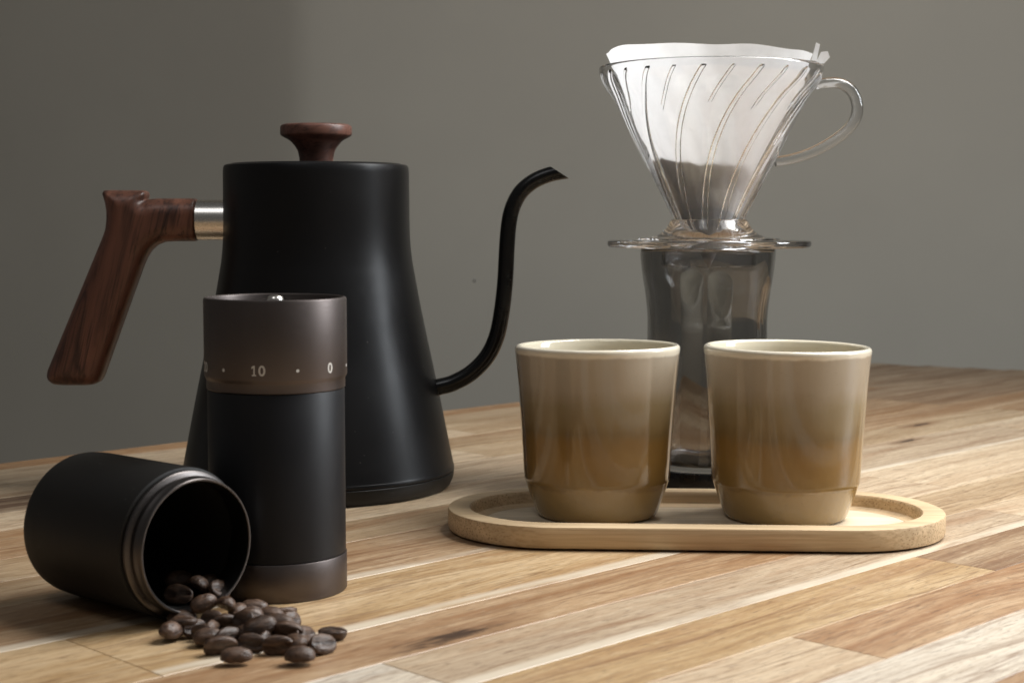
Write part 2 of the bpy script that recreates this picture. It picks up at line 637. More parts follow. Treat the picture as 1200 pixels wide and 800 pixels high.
def stave(u0, u1, y0, y1, col, sap=0.0, knot=None, ends=None, chamfer=0.0003):
    """one stave; u along the grain, y across (mm), top face at z=0."""
    cx, cyy = (u0 + u1) / 2, (y0 + y1) / 2
    g = 0.05
    sh = ends or (0, 0)   # extra y at u0 / u1 of the far edge
    lo = [(u0 + g, y0 + g), (u1 - g, y0 + g), (u1 - g, y1 - g + sh[1]), (u0 + g, y1 - g + sh[0])]
    c = chamfer * 1000
    to = [(u0 + g + c, y0 + g + c), (u1 - g - c, y0 + g + c), (u1 - g - c, y1 - g - c + sh[1]), (u0 + g + c, y1 - g - c + sh[0])]
    v = [((a - cx) / 1000, (b - cyy) / 1000, -0.028) for a, b in lo]
    v += [((a - cx) / 1000, (b - cyy) / 1000, -chamfer) for a, b in lo]
    v += [((a - cx) / 1000, (b - cyy) / 1000, random.uniform(-0.00008, 0.0)) for a, b in to]
    f = [(3, 2, 1, 0), (8, 9, 10, 11)]
    for s in (0, 4):
        for i in range(4):
            k = (i + 1) % 4
            f.append((s + i, s + k, s + 4 + k, s + 4 + i))
    o = link("stave", mesh_of("stave", v, f, False), M['table'], table, (cx / 1000, cyy / 1000, 0), sharp=20)
    jit = random.uniform(0.94, 1.06)
    o.color = (*[min(1, x * jit) for x in col], 1)
    o["half_width"] = (y1 - y0) / 2000
    o["sap"] = max(sap, 0.01) / 1000 if sap > 0 else 0.00001
    if sap <= 0:
        o["half_width"] = 1.0
    kx, ky, ks = knot or (9e3, 9e3, 1.0)
    o["knot_x"], o["knot_y"], o["knot_size"] = ((kx - cx) / 1000, (ky - cyy) / 1000, ks / 1000) if knot else (50.0, 50.0, 0.001)
    return o


def row(y0, y1, spec, end=None):
    """spec: list of (u_start, u_end, colour, sap, knot)"""
    e = 1298 + 0.29 * (812 - (y0 + y1) / 2)
    for s in spec:
        u0, u1, col = s[:3]
        sap = s[3] if len(s) > 3 else 0
        kn = s[4] if len(s) > 4 else None
        stave(u0, min(u1, e), y0, y1, col, sap, kn)


END = 3000  # far-right staves take browner tones that paint in the light's falloff
row(818, 838, [(-100, 330, ORANGE), (330, 900, ORANGE)])
stave(900, 1296, 818, 824, BROWN)
row(771, 818, [(-100, 250, TAN), (250, 610, CREAM), (610, 950, TAN), (950, END, BROWN)])
row(734, 771, [(-100, 300, GREIGE), (300, 700, CREAM), (700, 1010, TAN), (1010, END, BROWN)])
row(698, 734, [(-100, 190, TAN), (190, 425, DARK), (425, 800, TAN), (800, 1120, WARM), (1120, END, BROWN)])
row(658, 698, [(-100, 280, CREAM), (280, 640, CREAM), (640, 905, TAN), (905, END, BROWN)])
row(603, 658, [(-100, 240, TAN), (240, 520, WARM), (520, 730, GREIGE), (730, 1050, WARM), (1050, END, BROWN)])
row(566, 603, [(-100, 330, TAN), (330, 700, CREAM), (700, 880, WARM), (880, 1180, WARM), (1180, END, DARK)])
row(529, 566, [(-100, 210, WARM), (210, 572, TAN), (572, 690, BROWN), (690, 1060, TAN, 0, (939, 556, 4.5)), (1060, END, WARM)])
row(474, 529, [(-100, 190, WARM, 8), (190, 545, WARM, 7), (545, 700, CREAM, 5), (700, 970, GREIGE, 5, (868, 521, 4.0)), (970, END, CREAM, 5)])
row(414, 474, [(-100, 260, GOLD), (260, 575, GOLD, 8), (575, 735, CREAM), (735, 1080, CREAM), (1080, END, TAN)])
row(377.5, 414, [(-100, 246, CREAM), (246, 590, WARM, 0, (352, 385, 6.4)), (590, 835, TAN), (835, END, GREIGE)])
row(340.5, 377.5, [(-100, 80, TAN), (80, 317, WHITE), (317, 690, GREIGE, 6.5), (690, 1020, CREAM), (1020, END, TAN)])
row(304, 340.5, [(-100, 200, GREIGE), (200, 575, GOLD), (575, 900, BROWN), (900, END, TAN)])
row(267, 304, [(-100, 60, TAN), (60, 435, CREAM), (435, 760, ORANGE), (760, END, GREIGE)])
row(230, 267, [(-100, 240, TAN), (240, 820, WHITE), (820, END, TAN)])
row(193, 230, [(-100, 330, CREAM), (330, 640, WARM), (640, END, CREAM)])
y = 156
for i in range(6):
    us = sorted(random.sample(range(80, 1100), 3))
    us = [-100] + us + [END]
    row(y, y + 37, [(us[j], us[j + 1], random.choice((TAN, CREAM, GREIGE, WARM, GOLD))) for j in range(4)])
    y -= 37

# ================================================================== KETTLE
KX, KY = -0.1010, 0.82
kettle = empty("gooseneck_kettle", (KX, KY, 0))
tag(kettle, "matte black gooseneck pour-over kettle with wooden handle and lid knob", "kettle")


def build_kettle():
    flank = smooth_curve(mm([(47.7, 163.0), (47.8, 150), (47.9, 136), (48.3, 126), (49.2, 117.5), (50.4, 110.5), (51.9, 102), (53.6, 93), (56.7, 77.7), (63.7, 44.2), (69.6, 14.5), (70.6, 10.2)]), 8)
    top = mm([(44.6, 164.2), (45.0, 166.4), (46.0, 166.9), (47.0, 166.4), (47.5, 165.2)])
    low = mm([(70.75, 9.5), (70.6, 8.9), (70.2, 8.6), (60, 8.6)])
    inner = mm([(58, 12), (44.6, 158)])
    link("body", lathe("body", top + flank + low + inner, 160, True), M['kettle'], kettle)
    ring = mm([(0, 0.6), (66.2, 0.6), (66.6, 0.0), (67.3, 0.0), (68.4, 0.9), (69.9, 4.0), (70.5, 7.0), (70.55, 8.0), (70.2, 8.35), (69.4, 8.4), (0, 8.4)])
    link("base_ring", lathe("base_ring", ring, 160), M['kettle_base'], kettle)
    lid = mm([(0, 167.6), (30, 167.7), (43.2, 167.5), (44.0, 167.0), (44.3, 166.0), (44.3, 160), (0, 160)])
    link("lid", lathe("lid", lid, 160), M['kettle'], kettle)
    kp = mm([(0, 187.9), (10, 187.9), (16.6, 187.6), (17.8, 187.1), (18.35, 186.2), (18.4, 182.6), (18.1, 181.9), (17.2, 181.3)]) + \
        smooth_curve(mm([(16.6, 181.0), (13.6, 179.3), (11.5, 177.1), (10.0, 174.9), (9.2, 172.7), (8.75, 170.1), (8.6, 167.72)]), 5) + mm([(0, 167.72)])
    link("knob", lathe("knob", kp, 96), M['knob'], kettle)

    # spout
    off = KX * 1000
    path = smooth_curve(mm([(x - off, z) for x, z in [(-46, 50.2), (-42.3, 50.9), (-37.5, 51.9), (-30.8, 53.8), (-21.4, 59.0), (-13.1, 67.5), (-8.0, 78.2), (-5.3, 91.5), (-3.6, 106.6), (-2.7, 123.5), (-1.6, 136.7), (0.5, 145.5), (4.6, 153.0), (11.0, 158.4), (18.5, 161.7), (26.5, 163.4), (36.0, 164.4)]]), 8)
    n = len(path)
    ro = [0.00445 - 0.0006 * (i / n) for i in range(n)]
    bm = bmesh.new()
    loops = []
    co = Vector(((20.3 - off) / 1000, 0, 0.1657))
    no = Vector((7, 0, 11)).normalized()
    for rr in (ro, [r - 0.0008 for r in ro]):
        v, f = sweep_xz(path, rr, 1.0, 32, False)
        b2 = bmesh.new()
        vs = [b2.verts.new(q) for q in v]
        for q in f:
            b2.faces.new([vs[i] for i in q])
        bmesh.ops.bisect_plane(b2, geom=b2.verts[:] + b2.edges[:] + b2.faces[:], plane_co=co, plane_no=no, clear_outer=True)
        me = bpy.data.meshes.new("t")
        b2.to_mesh(me)
        b2.free()
        bm.from_mesh(me)
    rim = [e for e in bm.edges if e.is_boundary and all(abs((vv.co - co).dot(no)) < 1e-6 for vv in e.verts)]
    bmesh.ops.bridge_loops(bm, edges=rim)
    bmesh.ops.recalc_face_normals(bm, faces=bm.faces)
    me = bpy.data.meshes.new("spout")
    bm.to_mesh(me)
    bm.free()
    link("spout", me, M['spout'], kettle)
    fer = lathe("spout_ferrule", mm([(4.3, 0), (5.3, 0), (5.5, 0.5), (5.3, 1.2), (4.7, 1.7), (4.3, 1.7)]), 48, True)
    fer.transform(Matrix.Rotation(R(76), 4, 'Y'))
    link("spout_ferrule", fer, M['spout'], kettle, ((-40.6 - off) / 1000, 0, 0.0512))
    # handle: outline with rounded section
    out = [(-211.2, 152.2), (-210.2, 153.9), (-189.4, 153.8), (-188.0, 152.6), (-188.2, 150.4), (-189.2, 148.6), (-187.0, 149.3), (-183, 149.6), (-150, 149.7), (-150, 127.6),
           (-174, 127.6), (-179.6, 127.3), (-184.0, 125.6), (-187.3, 122.6), (-189.6, 118.8), (-191.5, 114.5), (-213.0, 57.5), (-214.6, 54.8), (-217.6, 53.3), (-222, 52.9), (-234, 52.9), (-238.6, 53.4),
           (-241.3, 55.4), (-242.0, 58.0), (-241.4, 60.8), (-211.4, 129.8), (-209.9, 134.0), (-209.3, 138.5), (-209.2, 143.0), (-209.8, 147.5)]
    P = np.array([((x - off), z) for x, z in out])
    h = 0.8
    lo = P.min(0) - 4
    hi = P.max(0) + 4
    X = np.arange(lo[0], hi[0], h)
    Z = np.arange(lo[1], hi[1], h)
    Y = np.arange(-14, 14.01, h)
    gx, gz = np.meshgrid(X, Z, indexing='ij')
    d2 = np.full(gx.shape, 1e9)
    ins = np.zeros(gx.shape, bool)
    for i in range(len(P)):
        a, b = P[i], P[(i + 1) % len(P)]
        e = b - a
        t = np.clip(((gx - a[0]) * e[0] + (gz - a[1]) * e[1]) / (e @ e), 0, 1)
        d2 = np.minimum(d2, (gx - a[0] - t * e[0]) ** 2 + (gz - a[1] - t * e[1]) ** 2)
        c = (a[1] > gz) != (b[1] > gz)
        with np.errstate(divide='ignore', invalid='ignore'):
            xi = a[0] + (gz - a[1]) / (b[1] - a[1]) * e[0]
        ins ^= c & (gx < xi)
    d = np.where(ins, -np.sqrt(d2), np.sqrt(d2))
    # round section everywhere, flatter on the grip
    rr, T = 8.5, 10.8
    q0 = d[:, None, :] + rr
    q1 = np.abs(Y)[None, :, None] - T + rr
    q0, q1 = np.broadcast_arrays(q0, q1)
    Fd = np.sqrt(np.maximum(q0, 0) ** 2 + np.maximum(q1, 0) ** 2) + np.minimum(np.maximum(q0, q1), 0) - rr
    Fd = np.maximum(Fd, (X - (-162.9 - off))[:, None, None])
    v, f = surface_nets(Fd, np.array([X[0], Y[0], Z[0]]), h)
    v = [(a / 1000, b / 1000, c / 1000) for a, b, c in v]
    me = mesh_of("handle", v, f)
    bm = bmesh.new()
    bm.from_mesh(me)
    for _ in range(3):
        bmesh.ops.smooth_vert(bm, verts=bm.verts, factor=0.4, use_axis_x=True, use_axis_y=True, use_axis_z=True)
    bm.to_mesh(me)
    bm.free()
    hd = link("handle", me, M['handle'], kettle, sharp=None)
    # polished collar between wood and body, lying along X
    col = lathe("collar", mm([(0, 0), (10.1, 0), (10.4, 0.35), (10.4, 15.6), (0, 15.6)]), 72)
    col.transform(Matrix.Rotation(R(90), 4, 'Y'))
    o = link("collar", col, M['steel'], hd, ((-162.8 - off) / 1000, 0, 0.1386))
    return


build_kettle()

# ================================================================== GRINDER
GX, GY = -0.0889, 0.592
grinder = empty("hand_coffee_grinder", (GX, GY, 0))
tag(grinder, "black and bronze hand coffee grinder standing upright in front of the kettle", "grinder")


def build_grinder():
    link("barrel", lathe("barrel", mm([(0, 14.4), (25.4, 14.4), (25.65, 14.6), (25.65, 76.2), (25.4, 76.6), (0, 76.6)]), 128), M['barrel'], grinder)
    link("base_ring", lathe("base_ring", mm([(0, 0.3), (25.1, 0.3), (25.6, 0.0), (26.0, 0.5), (26.0, 13.9), (25.8, 14.2), (0, 14.2)]), 128), M['bronze'], grinder)
    dial = link("adjustment_dial", lathe("adjustment_dial", mm([(0, 76.8), (25.6, 76.8), (25.9, 77.1), (25.9, 80.2), (26.0, 80.6), (26.5, 81.5), (26.65, 82.1), (26.65, 110.0), (26.35, 110.7), (25.7, 110.9), (25.2, 110.6), (25.0, 110.0), (25.0, 106.0), (0, 106.0)]), 128), M['bronze'], grinder)
    link("top_plate", lathe("top_plate", mm([(0, 107.0), (6, 107.2), (24.4, 107.2), (24.7, 106.8), (24.7, 106.2), (0, 106.2)]), 96), M['cupblack'], grinder)
    link("drive_shaft", lathe("drive_shaft", mm([(0, 111.5), (1.8, 111.4), (2.7, 110.9), (3.1, 110.0), (3.2, 109.0), (4.6, 108.7), (4.9, 108.2), (4.9, 107.25), (0, 107.25)]), 32), M['steel'], grinder)

    def wrap(me, ang, zc):
        rad = 0.02665 + 0.00006
        for v in me.vertices:
            a = ang + v.co.x / rad
            z = zc + v.co.y
            v.co = (rad * math.sin(a), -rad * math.cos(a), z)
        me.update()

    view = math.atan2(GX, GY)      # the face turned to the viewer
    for txt, deg in (("20", -75.0), ("10", -13.8), ("0", 47.4), ("50", 108.0), ("40", 168.0), ("30", 228.0)):
        cu = bpy.data.curves.new("number", 'FONT')
        cu.body = txt
        cu.size = 0.0053
        cu.align_x = 'CENTER'
        cu.align_y = 'CENTER'
        cu.offset = 0.00009
        cu.resolution_u = 4
        t = bpy.data.objects.new("number_curve", cu)
        COL.objects.link(t)
        bpy.context.view_layer.update()
        me = bpy.data.meshes.new_from_object(t.evaluated_get(bpy.context.evaluated_depsgraph_get()))
        bpy.data.objects.remove(t)
        me.name = "number"
        if txt == "10":      # the photo's 1 has a flag and a foot
            bm = bmesh.new()
            bm.from_mesh(me)
            xs = sorted(v.co.x for v in bm.verts)
            gap = max(range(len(xs) - 1), key=lambda q: xs[q + 1] - xs[q])
            cut = (xs[gap] + xs[gap + 1]) / 2
            x1 = xs[gap]
            bmesh.ops.delete(bm, geom=[v for v in bm.verts if v.co.x < cut], context='VERTS')
            hi = max(v.co.y for v in bm.verts) - 0.00006
            lo = min(v.co.y for v in bm.verts) + 0.00006
            for poly in ([(-0.52, lo), (0.0, lo), (0.0, hi), (-0.52, hi)], [(-0.52, hi), (-0.52, hi - 0.00075), (-1.25, hi - 0.0013), (-1.25, hi - 0.00062)],
                         [(-1.15, lo - 0.00001), (-0.53, lo - 0.00001), (-0.53, lo + 0.00045), (-1.15, lo + 0.00045)], [(0.01, lo - 0.00001), (0.5, lo - 0.00001), (0.5, lo + 0.00045), (0.01, lo + 0.00045)]):
                bm.faces.new([bm.verts.new((x1 - 0.0003 + a * 0.001, b, 0)) for a, b in poly])
            bm.to_mesh(me)
            bm.free()
        wrap(me, R(deg) - view * 1.0 * 0 + math.asin(0) + R(0), 0.0853)
        me.materials.clear()
        link("number", me, M['mark'], dial, sharp=None)
    for deg in (-45.0, 16.9, 77.6, 138, 198, 258):
        v = [(0, 0, 0)] + [(0.00062 * math.cos(2 * math.pi * i / 14), 0.00062 * math.sin(2 * math.pi * i / 14), 0) for i in range(14)]
        me = mesh_of("dot", v, [(0, i + 1, (i + 1) % 14 + 1) for i in range(14)], False)
        wrap(me, R(deg), 0.0853)
        link("dot", me, M['mark'], dial, sharp=None)
    # turn the dial so the numbers face as in the photo
    dial.rotation_euler.z = -view


build_grinder()

# ================================================================== FALLEN CATCH CUP
CN = Vector((0.755, -0.656, 0)).normalized()
catch = empty("grinder_catch_cup", (-0.1090, 0.5405, 0.0))
tag(catch, "black grinder catch cup lying on its side with coffee beans spilling out", "cup")


def build_catch():
    # profile along the axis: z = 0 at the mouth, negative towards the closed end
    rot = CN.to_track_quat('Z', 'Y').to_matrix().to_4x4()
    up = Matrix.Translation((0, 0, 0.0268)) @ rot

    def part(name, prof, mat, closed=False, seg=128):
        me = lathe(name, mm(prof), seg, closed)
        me.transform(up)
        return link(name, me, mat, catch)

    part("body", [(0, -70.0), (20, -70.0), (23.4, -69.8), (25.0, -69.0), (26.1, -67.6), (26.5, -65.6), (26.8, -60), (26.8, -9.6), (26.6, -8.8), (26.0, -8.5), (24.9, -8.5), (24.9, -10.5), (24.2, -12), (24.2, -62), (20, -66), (0, -66)], M['cupblack'])
    neck = [(22.7, -0.3), (23.0, 0.0), (23.4, 0.0), (23.75, -0.4), (23.75, -2.6), (24.2, -3.2), (24.25, -4.0), (23.9, -4.6), (23.9, -5.8), (25.2, -6.2), (25.7, -6.6), (25.7, -7.6), (25.3, -8.0), (24.8, -8.3), (24.8, -10), (22.9, -10)]
    part("threaded_neck", neck, M['neck'], True)
    part("liner", [(22.8, -10.2), (24.0, -10.2), (24.0, -61.8), (0, -61.8), (0, -60.6), (22.6, -60.6), (22.7, -10.4)], M['cupinside'])


build_catch()

# ================================================================== BEANS


def bean_mesh(name, L, W, Hh, seed):
    rnd = random.Random(seed)
    nu, nv = 20, 18
    verts, faces = [], []
    sk = rnd.uniform(-0.12, 0.12)
    for i in range(nu + 1):
        t = math.pi * i / nu
        x = -math.cos(t)
        rr = math.sin(t) ** 0.76
        for j in range(nv):
            a = 2 * math.pi * j / nv
            yy, zz = math.cos(a), math.sin(a)
            y = yy * rr * (1 + sk * x)
            if zz > 0:
                z = zz * rr * 0.56
            else:
                z = zz * rr * 0.20
                # S-shaped crease
                w = abs(y - 0.10 * math.sin(x * 2.4 + seed))
                z += 0.36 * math.exp(-(w / 0.12) ** 2) * (1 - x ** 4) * min(1, rr * 1.4)
            n = 0.012 * math.sin(9 * x + 3 * a + seed) * rr
            verts.append((x * L / 2, (y + n) * W / 2, (z + n) * Hh))
    for i in range(nu):
        for j in range(nv):
            k = (j + 1) % nv
            faces.append((i * nv + j, i * nv + k, (i + 1) * nv + k, (i + 1) * nv + j))
    me = mesh_of(name, verts, faces)
    bm = bmesh.new()
    bm.from_mesh(me)
    bmesh.ops.remove_doubles(bm, verts=bm.verts, dist=1e-6)
    bmesh.ops.recalc_face_normals(bm, faces=bm.faces)
    bm.to_mesh(me)
    bm.free()
    me.materials.append(M['bean'])
    me.polygons.foreach_set("use_smooth", [True] * len(me.polygons))
    return me


BM = [bean_mesh("coffee_bean", 0.0108, 0.0078, 0.0068, 1), bean_mesh("coffee_bean", 0.0100, 0.0076, 0.0066, 2), bean_mesh("coffee_bean", 0.0115, 0.0076, 0.0066, 3)]
# (x, y, z mm, yaw, roll, pitch, mesh, label)
BEANS = [
    (-114, 517, 3.0, 70, 20, 0, 1, "dark rounded coffee bean at the far left front of the spilled pile"),
    (-112, 527, 2.6, 30, 10, 0, 0, "coffee bean half hidden behind the leftmost beans of the pile"),
    (-106.5, 521, 3.0, 40, -120, 0, 1, "creased coffee bean second from the left in the pile's front row"),
    (-100, 511, 2.4, 10, 15, 0, 0, "smooth domed coffee bean left of centre in the pile's front row"),
    (-94, 500, 2.6, 20, -60, 0, 2, "coffee bean touching the back left of the frontmost bean"),
    (-87, 489, 2.4, 4, 10, 0, 2, "large domed coffee bean lying nearest to the viewer"),
    (-84.5, 503, 3.0, -5, -100, 0, 0, "creased coffee bean right behind the bean nearest the viewer"),
    (-83, 511, 6.2, 15, 25, -12, 2, "coffee bean lying on top in the middle of the pile"),
    (-96, 523, 3.6, 25, -70, 10, 0, "coffee bean with its crease turned forward in the pile's middle left"),
    (-103, 531, 3.6, -25, -110, 0, 1, "creased light-catching coffee bean just below the cup's mouth"),
    (-114, 536, 2.2, 8, 5, 0, 2, "long coffee bean lying flat in the shade under the cup's rim"),
    (-107, 539, 7.0, 30, 40, -15, 0, "smooth coffee bean resting against the lower lip of the cup"),
    (-99, 537, 6.8, 110, 30, 20, 1, "upright coffee bean leaning at the right of the cup's lower lip"),
    (-88.5, 526, 6.0, 20, 30, 0, 1, "round domed coffee bean on top at the pile's back centre"),
    (-91, 548, 3.0, 0, 20, 0, 2, "coffee bean at the back of the pile beside the grinder"),
    (-94, 541, 3.0, 10, 170, 0, 0, "coffee bean showing a brown crease at the back of the pile"),
    (-83.5, 537, 3.2, -10, 15, 0, 0, "coffee bean at the back right of the pile"),
    (-79, 525, 3.6, -20, 10, 0, 2, "flat-lying coffee bean on the right flank of the pile"),
    (-74, 511, 4.8, -8, -50, 5, 2, "coffee bean with a long dark crease atop the pile's right side"),
    (-75.5, 500, 2.9, 3, -75, 0, 2, "coffee bean lying on edge between the two frontmost domed beans"),
    (-67, 489, 2.4, 6, 5, 0, 1, "domed coffee bean at the front right, apart from the pile"),
    (-68, 512, 3.6, 60, -130, 10, 0, "tilted coffee bean with its crease up near the right end"),
    (-61, 502, 3.2, 45, -125, 8, 0, "broad creased coffee bean at the right front of the pile"),
    (-60, 519, 2.8, -15, 175, 0, 0, "rightmost coffee bean, lying apart with its crease up"),
    (-91, 533, 3.0, 60, 20, 0, 0, "coffee bean half buried below the domed bean at the pile's back centre"),
    (-77, 516, 2.5, 35, 10, 0, 1, "coffee bean tucked under the long-creased bean on the pile's right"),
    (-88, 515, 2.5, -30, 15, 0, 1, "coffee bean half hidden beneath the bean on top of the pile's middle"),
    (-98, 528, 2.5, 70, 0, 0, 0, "coffee bean tucked below the forward-creased bean on the pile's middle left"),
    (-103, 516, 2.6, -20, -90, 0, 1, "coffee bean on edge behind the left of the pile's front row"),
    (-93, 511, 2.6, 50, -110, 0, 0, "creased coffee bean in the second row of the pile, left of centre"),
    (-83, 520, 2.6, 15, 160, 0, 0, "coffee bean showing between the top bean and the right flank"),
    (-70, 503, 2.6, -40, 15, 0, 1, "coffee bean wedged behind the front right bean"),
    (-72, 520, 2.5, 20, 170, 0, 1, "coffee bean at the pile's right edge behind the tilted bean"),
    (-96, 545, 2.6, 60, 10, 0, 1, "coffee bean on the table right of the cup's lower lip"),
    (-81, 547, 2.4, 25, 160, 0, 2, "coffee bean at the rear edge of the pile close to the grinder"),
    (-90, 519, 6.4, -35, -115, 0, 1, "creased coffee bean perched on the pile's centre, left of the top bean"),
    (-99, 519, 3.4, 75, -125, 0, 0, "creased coffee bean standing between the front row and the cup's lip"),
    (-76, 533, 2.6, 50, -110, 0, 1, "coffee bean on the pile's right rear slope with its crease forward"),
    (-80, 508, 2.6, 70, -100, 0, 1, "coffee bean standing between the on-edge bean and the pile's middle"),
    (-110, 522, 5.6, 15, 175, 0, 1, "coffee bean lying crease up across the leftmost beans"),
    (-118, 549, 8.0, -15, -110, 0, 2, "creased coffee bean lying just inside the cup's mouth at left"),
    (-111.5, 553, 9.8, 80, 20, 30, 0, "shiny rounded coffee bean propped up inside the cup's mouth"),
    (-109, 561, 9.0, 50, 30, 0, 0, "dim coffee bean deeper in the cup behind the propped one"),
    (-104, 554, 8.6, 60, -120, 15, 1, "creased coffee bean inside the cup's mouth at right"),
    (-121, 564, 9.5, 20, 20, 0, 1, "barely lit coffee bean deep inside the cup at left"),
]
for i, (x, y, z, yaw, roll, pit, mi, lab) in enumerate(BEANS):
    o = bpy.data.objects.new("coffee_bean", BM[mi])
    COL.objects.link(o)
    o.location = (x / 1000, y / 1000, z / 1000)
    o.rotation_euler = (R(roll + random.uniform(-6, 6)), R(pit), R(yaw))
    s = random.uniform(0.85, 1.0)
    o.scale = (s, s * random.uniform(0.95, 1.05), s)
    tag(o, lab, "coffee bean", "coffee beans spilled from the catch cup")

# ================================================================== TRAY
TX, TY, TR = 0.0820, 0.7030, R(-3.0)
tray = empty("bamboo_tray", (TX, TY, 0), TR)
tag(tray, "oblong rounded bamboo tray carrying the two cups", "tray")


def stadium_loft(name, rings, half, rad, mat, parent, cap_last=False, cap_first=False, n=40):
    verts, faces = [], []
    cnt = None
    for d, z in rings:
        r = rad - d
        pts = []
        for i in range(n + 1):
            a = -math.pi / 2 + math.pi * i / n
            pts.append((half + r * math.cos(a), r * math.sin(a)))
        for i in range(n + 1):
            a = math.pi / 2 + math.pi * i / n
            pts.append((-half + r * math.cos(a), r * math.sin(a)))
        cnt = len(pts)
        verts += [(x / 1000, y / 1000, z / 1000) for x, y in pts]
    for j in range(len(rings) - 1):
        for i in range(cnt):
            k = (i + 1) % cnt
            faces.append((j * cnt + i, j * cnt + k, (j + 1) * cnt + k, (j + 1) * cnt + i))
    if cap_first:
        faces.append(tuple(range(cnt))[::-1])
    if cap_last:
        s = (len(rings) - 1) * cnt
        faces.append(tuple(range(s, s + cnt)))
    return link(name, mesh_of(name, verts, faces), mat, parent, sharp=35)


stadium_loft("rim", [(16, 3.9), (13.2, 4.1), (11.6, 5.0), (10.6, 8.2), (10.2, 9.8), (9.7, 10.25), (9.2, 10.3), (1.0, 10.3), (0.3, 10.0), (0.0, 9.3), (0.0, 2.2), (0.5, 1.0), (2.2, 0.5), (16, 0.5), (16, 3.9)], 62, 49, M['bamboo'], tray)
stadium_loft("floor", [(16.05, 0.5), (16.05, 3.7), (16.3, 3.9)], 62, 49, M['bamboo_floor'], tray, True, True)

# ================================================================== CUPS
CUP = [(0, 1.4), (24.0, 1.4), (24.6, 0.4), (25.4, 0.0), (26.6, 0.3), (27.6, 1.5)]
CUP += smooth_curve([(28.1, 2.6), (29.4, 6.2), (30.6, 9.6), (31.7, 12.6), (32.5, 14.8), (32.8, 15.6), (33.0, 16.0)], 4)
CUP += smooth_curve([(33.2, 16.7), (33.7, 24), (34.4, 36), (35.3, 50), (36.2, 62), (37.1, 71.5), (37.45, 74.6), (37.2, 75.9), (36.2, 76.6), (35.0, 76.2), (34.3, 74.8), (33.6, 70), (32.2, 50), (30.8, 28), (29.8, 16), (28.0, 9.5), (22.0, 6.6), (10, 6.0)], 5)
CUP += [(0, 6.0)]
cup_me = lathe("cup", [(r / 1000, z * 1.022 / 1000) for r, z in CUP], 128)


def build_cup(x, y, seed, rz, label):
    me = cup_me.copy()
    # hand-thrown: a touch out of round
    for v in me.vertices:
        a = math.atan2(v.co.y, v.co.x)
        s = 1 + 0.006 * math.cos(2 * a + seed) + 0.003 * math.cos(3 * a + 2 * seed)
        v.co.x *= s
        v.co.y *= s
        v.co.z += 0.0004 * math.cos(a + seed) * max(0, v.co.z / 0.076)
    o = link("ceramic_cup", me, mat_glaze("cup_glaze", seed), None, (x, y, 0.0041), sharp=50)
    o.rotation_euler.z = rz
    tag(o, label, "cup", "stoneware cups on the tray")


build_cup(0.0390, 0.7190, 1.3, 0.4, "handleless brown and beige glazed cup on the tray, nearer the kettle")
build_cup(0.1248, 0.7130, 5.1, 2.2, "handleless brown and beige glazed cup on the tray, farther from the kettle")

# ================================================================== SERVER
SX, SY = 0.1012, 0.817
server_o = smooth_curve(mm([(32.3, 11.8), (32.45, 13), (32.4, 17), (32.0, 35), (31.2, 60), (30.9, 82), (31.1, 91), (32.2, 101), (33.8, 111), (34.7, 119.0), (34.7, 123.0)]), 5)
server_i = smooth_curve(mm([(32.3, 123.0), (32.2, 119.0), (31.4, 111), (29.8, 101), (28.6, 91), (28.3, 82), (28.5, 60), (29.2, 35), (29.4, 22), (28.4, 16.0), (24.0, 13.6), (12, 13.0)]), 5)
srv = empty("smoked_glass_server", (SX, SY, 0))
tag(srv, "waisted smoked-glass coffee server behind the cups, under the clear dripper", "server")
sp = mm([(0, 11.2), (30, 11.2), (31.8, 11.3)]) + server_o + mm([(34.2, 123.9), (33.4, 124.1), (32.6, 123.8)]) + server_i + mm([(0, 13.0)])
gb = lathe("glass_body", sp, 240)
for v in gb.vertices:        # soft inner flutes, shaped in to break highlights into vertical streaks
    rr, a = math.hypot(v.co.x, v.co.y), math.atan2(v.co.y, v.co.x)
    z = v.co.z * 1000
    if 14 < z < 112 and rr < 0.0005 + float(np.interp(z, [14, 22, 60, 82, 91, 101, 111], [0.0280, 0.0296, 0.0290, 0.0288, 0.0291, 0.0303, 0.0319])):
        q = 1 + 0.014 * math.cos(9 * a + 0.6) * min(1, (z - 14) / 14) * min(1, (112 - z) / 14)
        v.co.x *= q
        v.co.y *= q
link("glass_body", gb, M['smoke'], srv, sharp=60)
refraction_prof = mm([(0, 0.4), (29, 0.4), (30.2, 0.0), (31.6, 0.5), (32.4, 1.6), (32.7, 3.0), (32.7, 10.4), (32.4, 11.0), (0, 11.1)])  # added dark band standing in for dark refraction in the thick glass base
link("refraction_band", lathe("refraction_band", refraction_prof, 128), M['spout'], srv, sharp=40)

# ================================================================== DRIPPER
dripper = empty("coffee_dripper", (SX + 0.0004, SY, 0.1243))
tag(dripper, "clear plastic cone dripper with spiral ribs and loop handle atop the smoked server", "dripper")


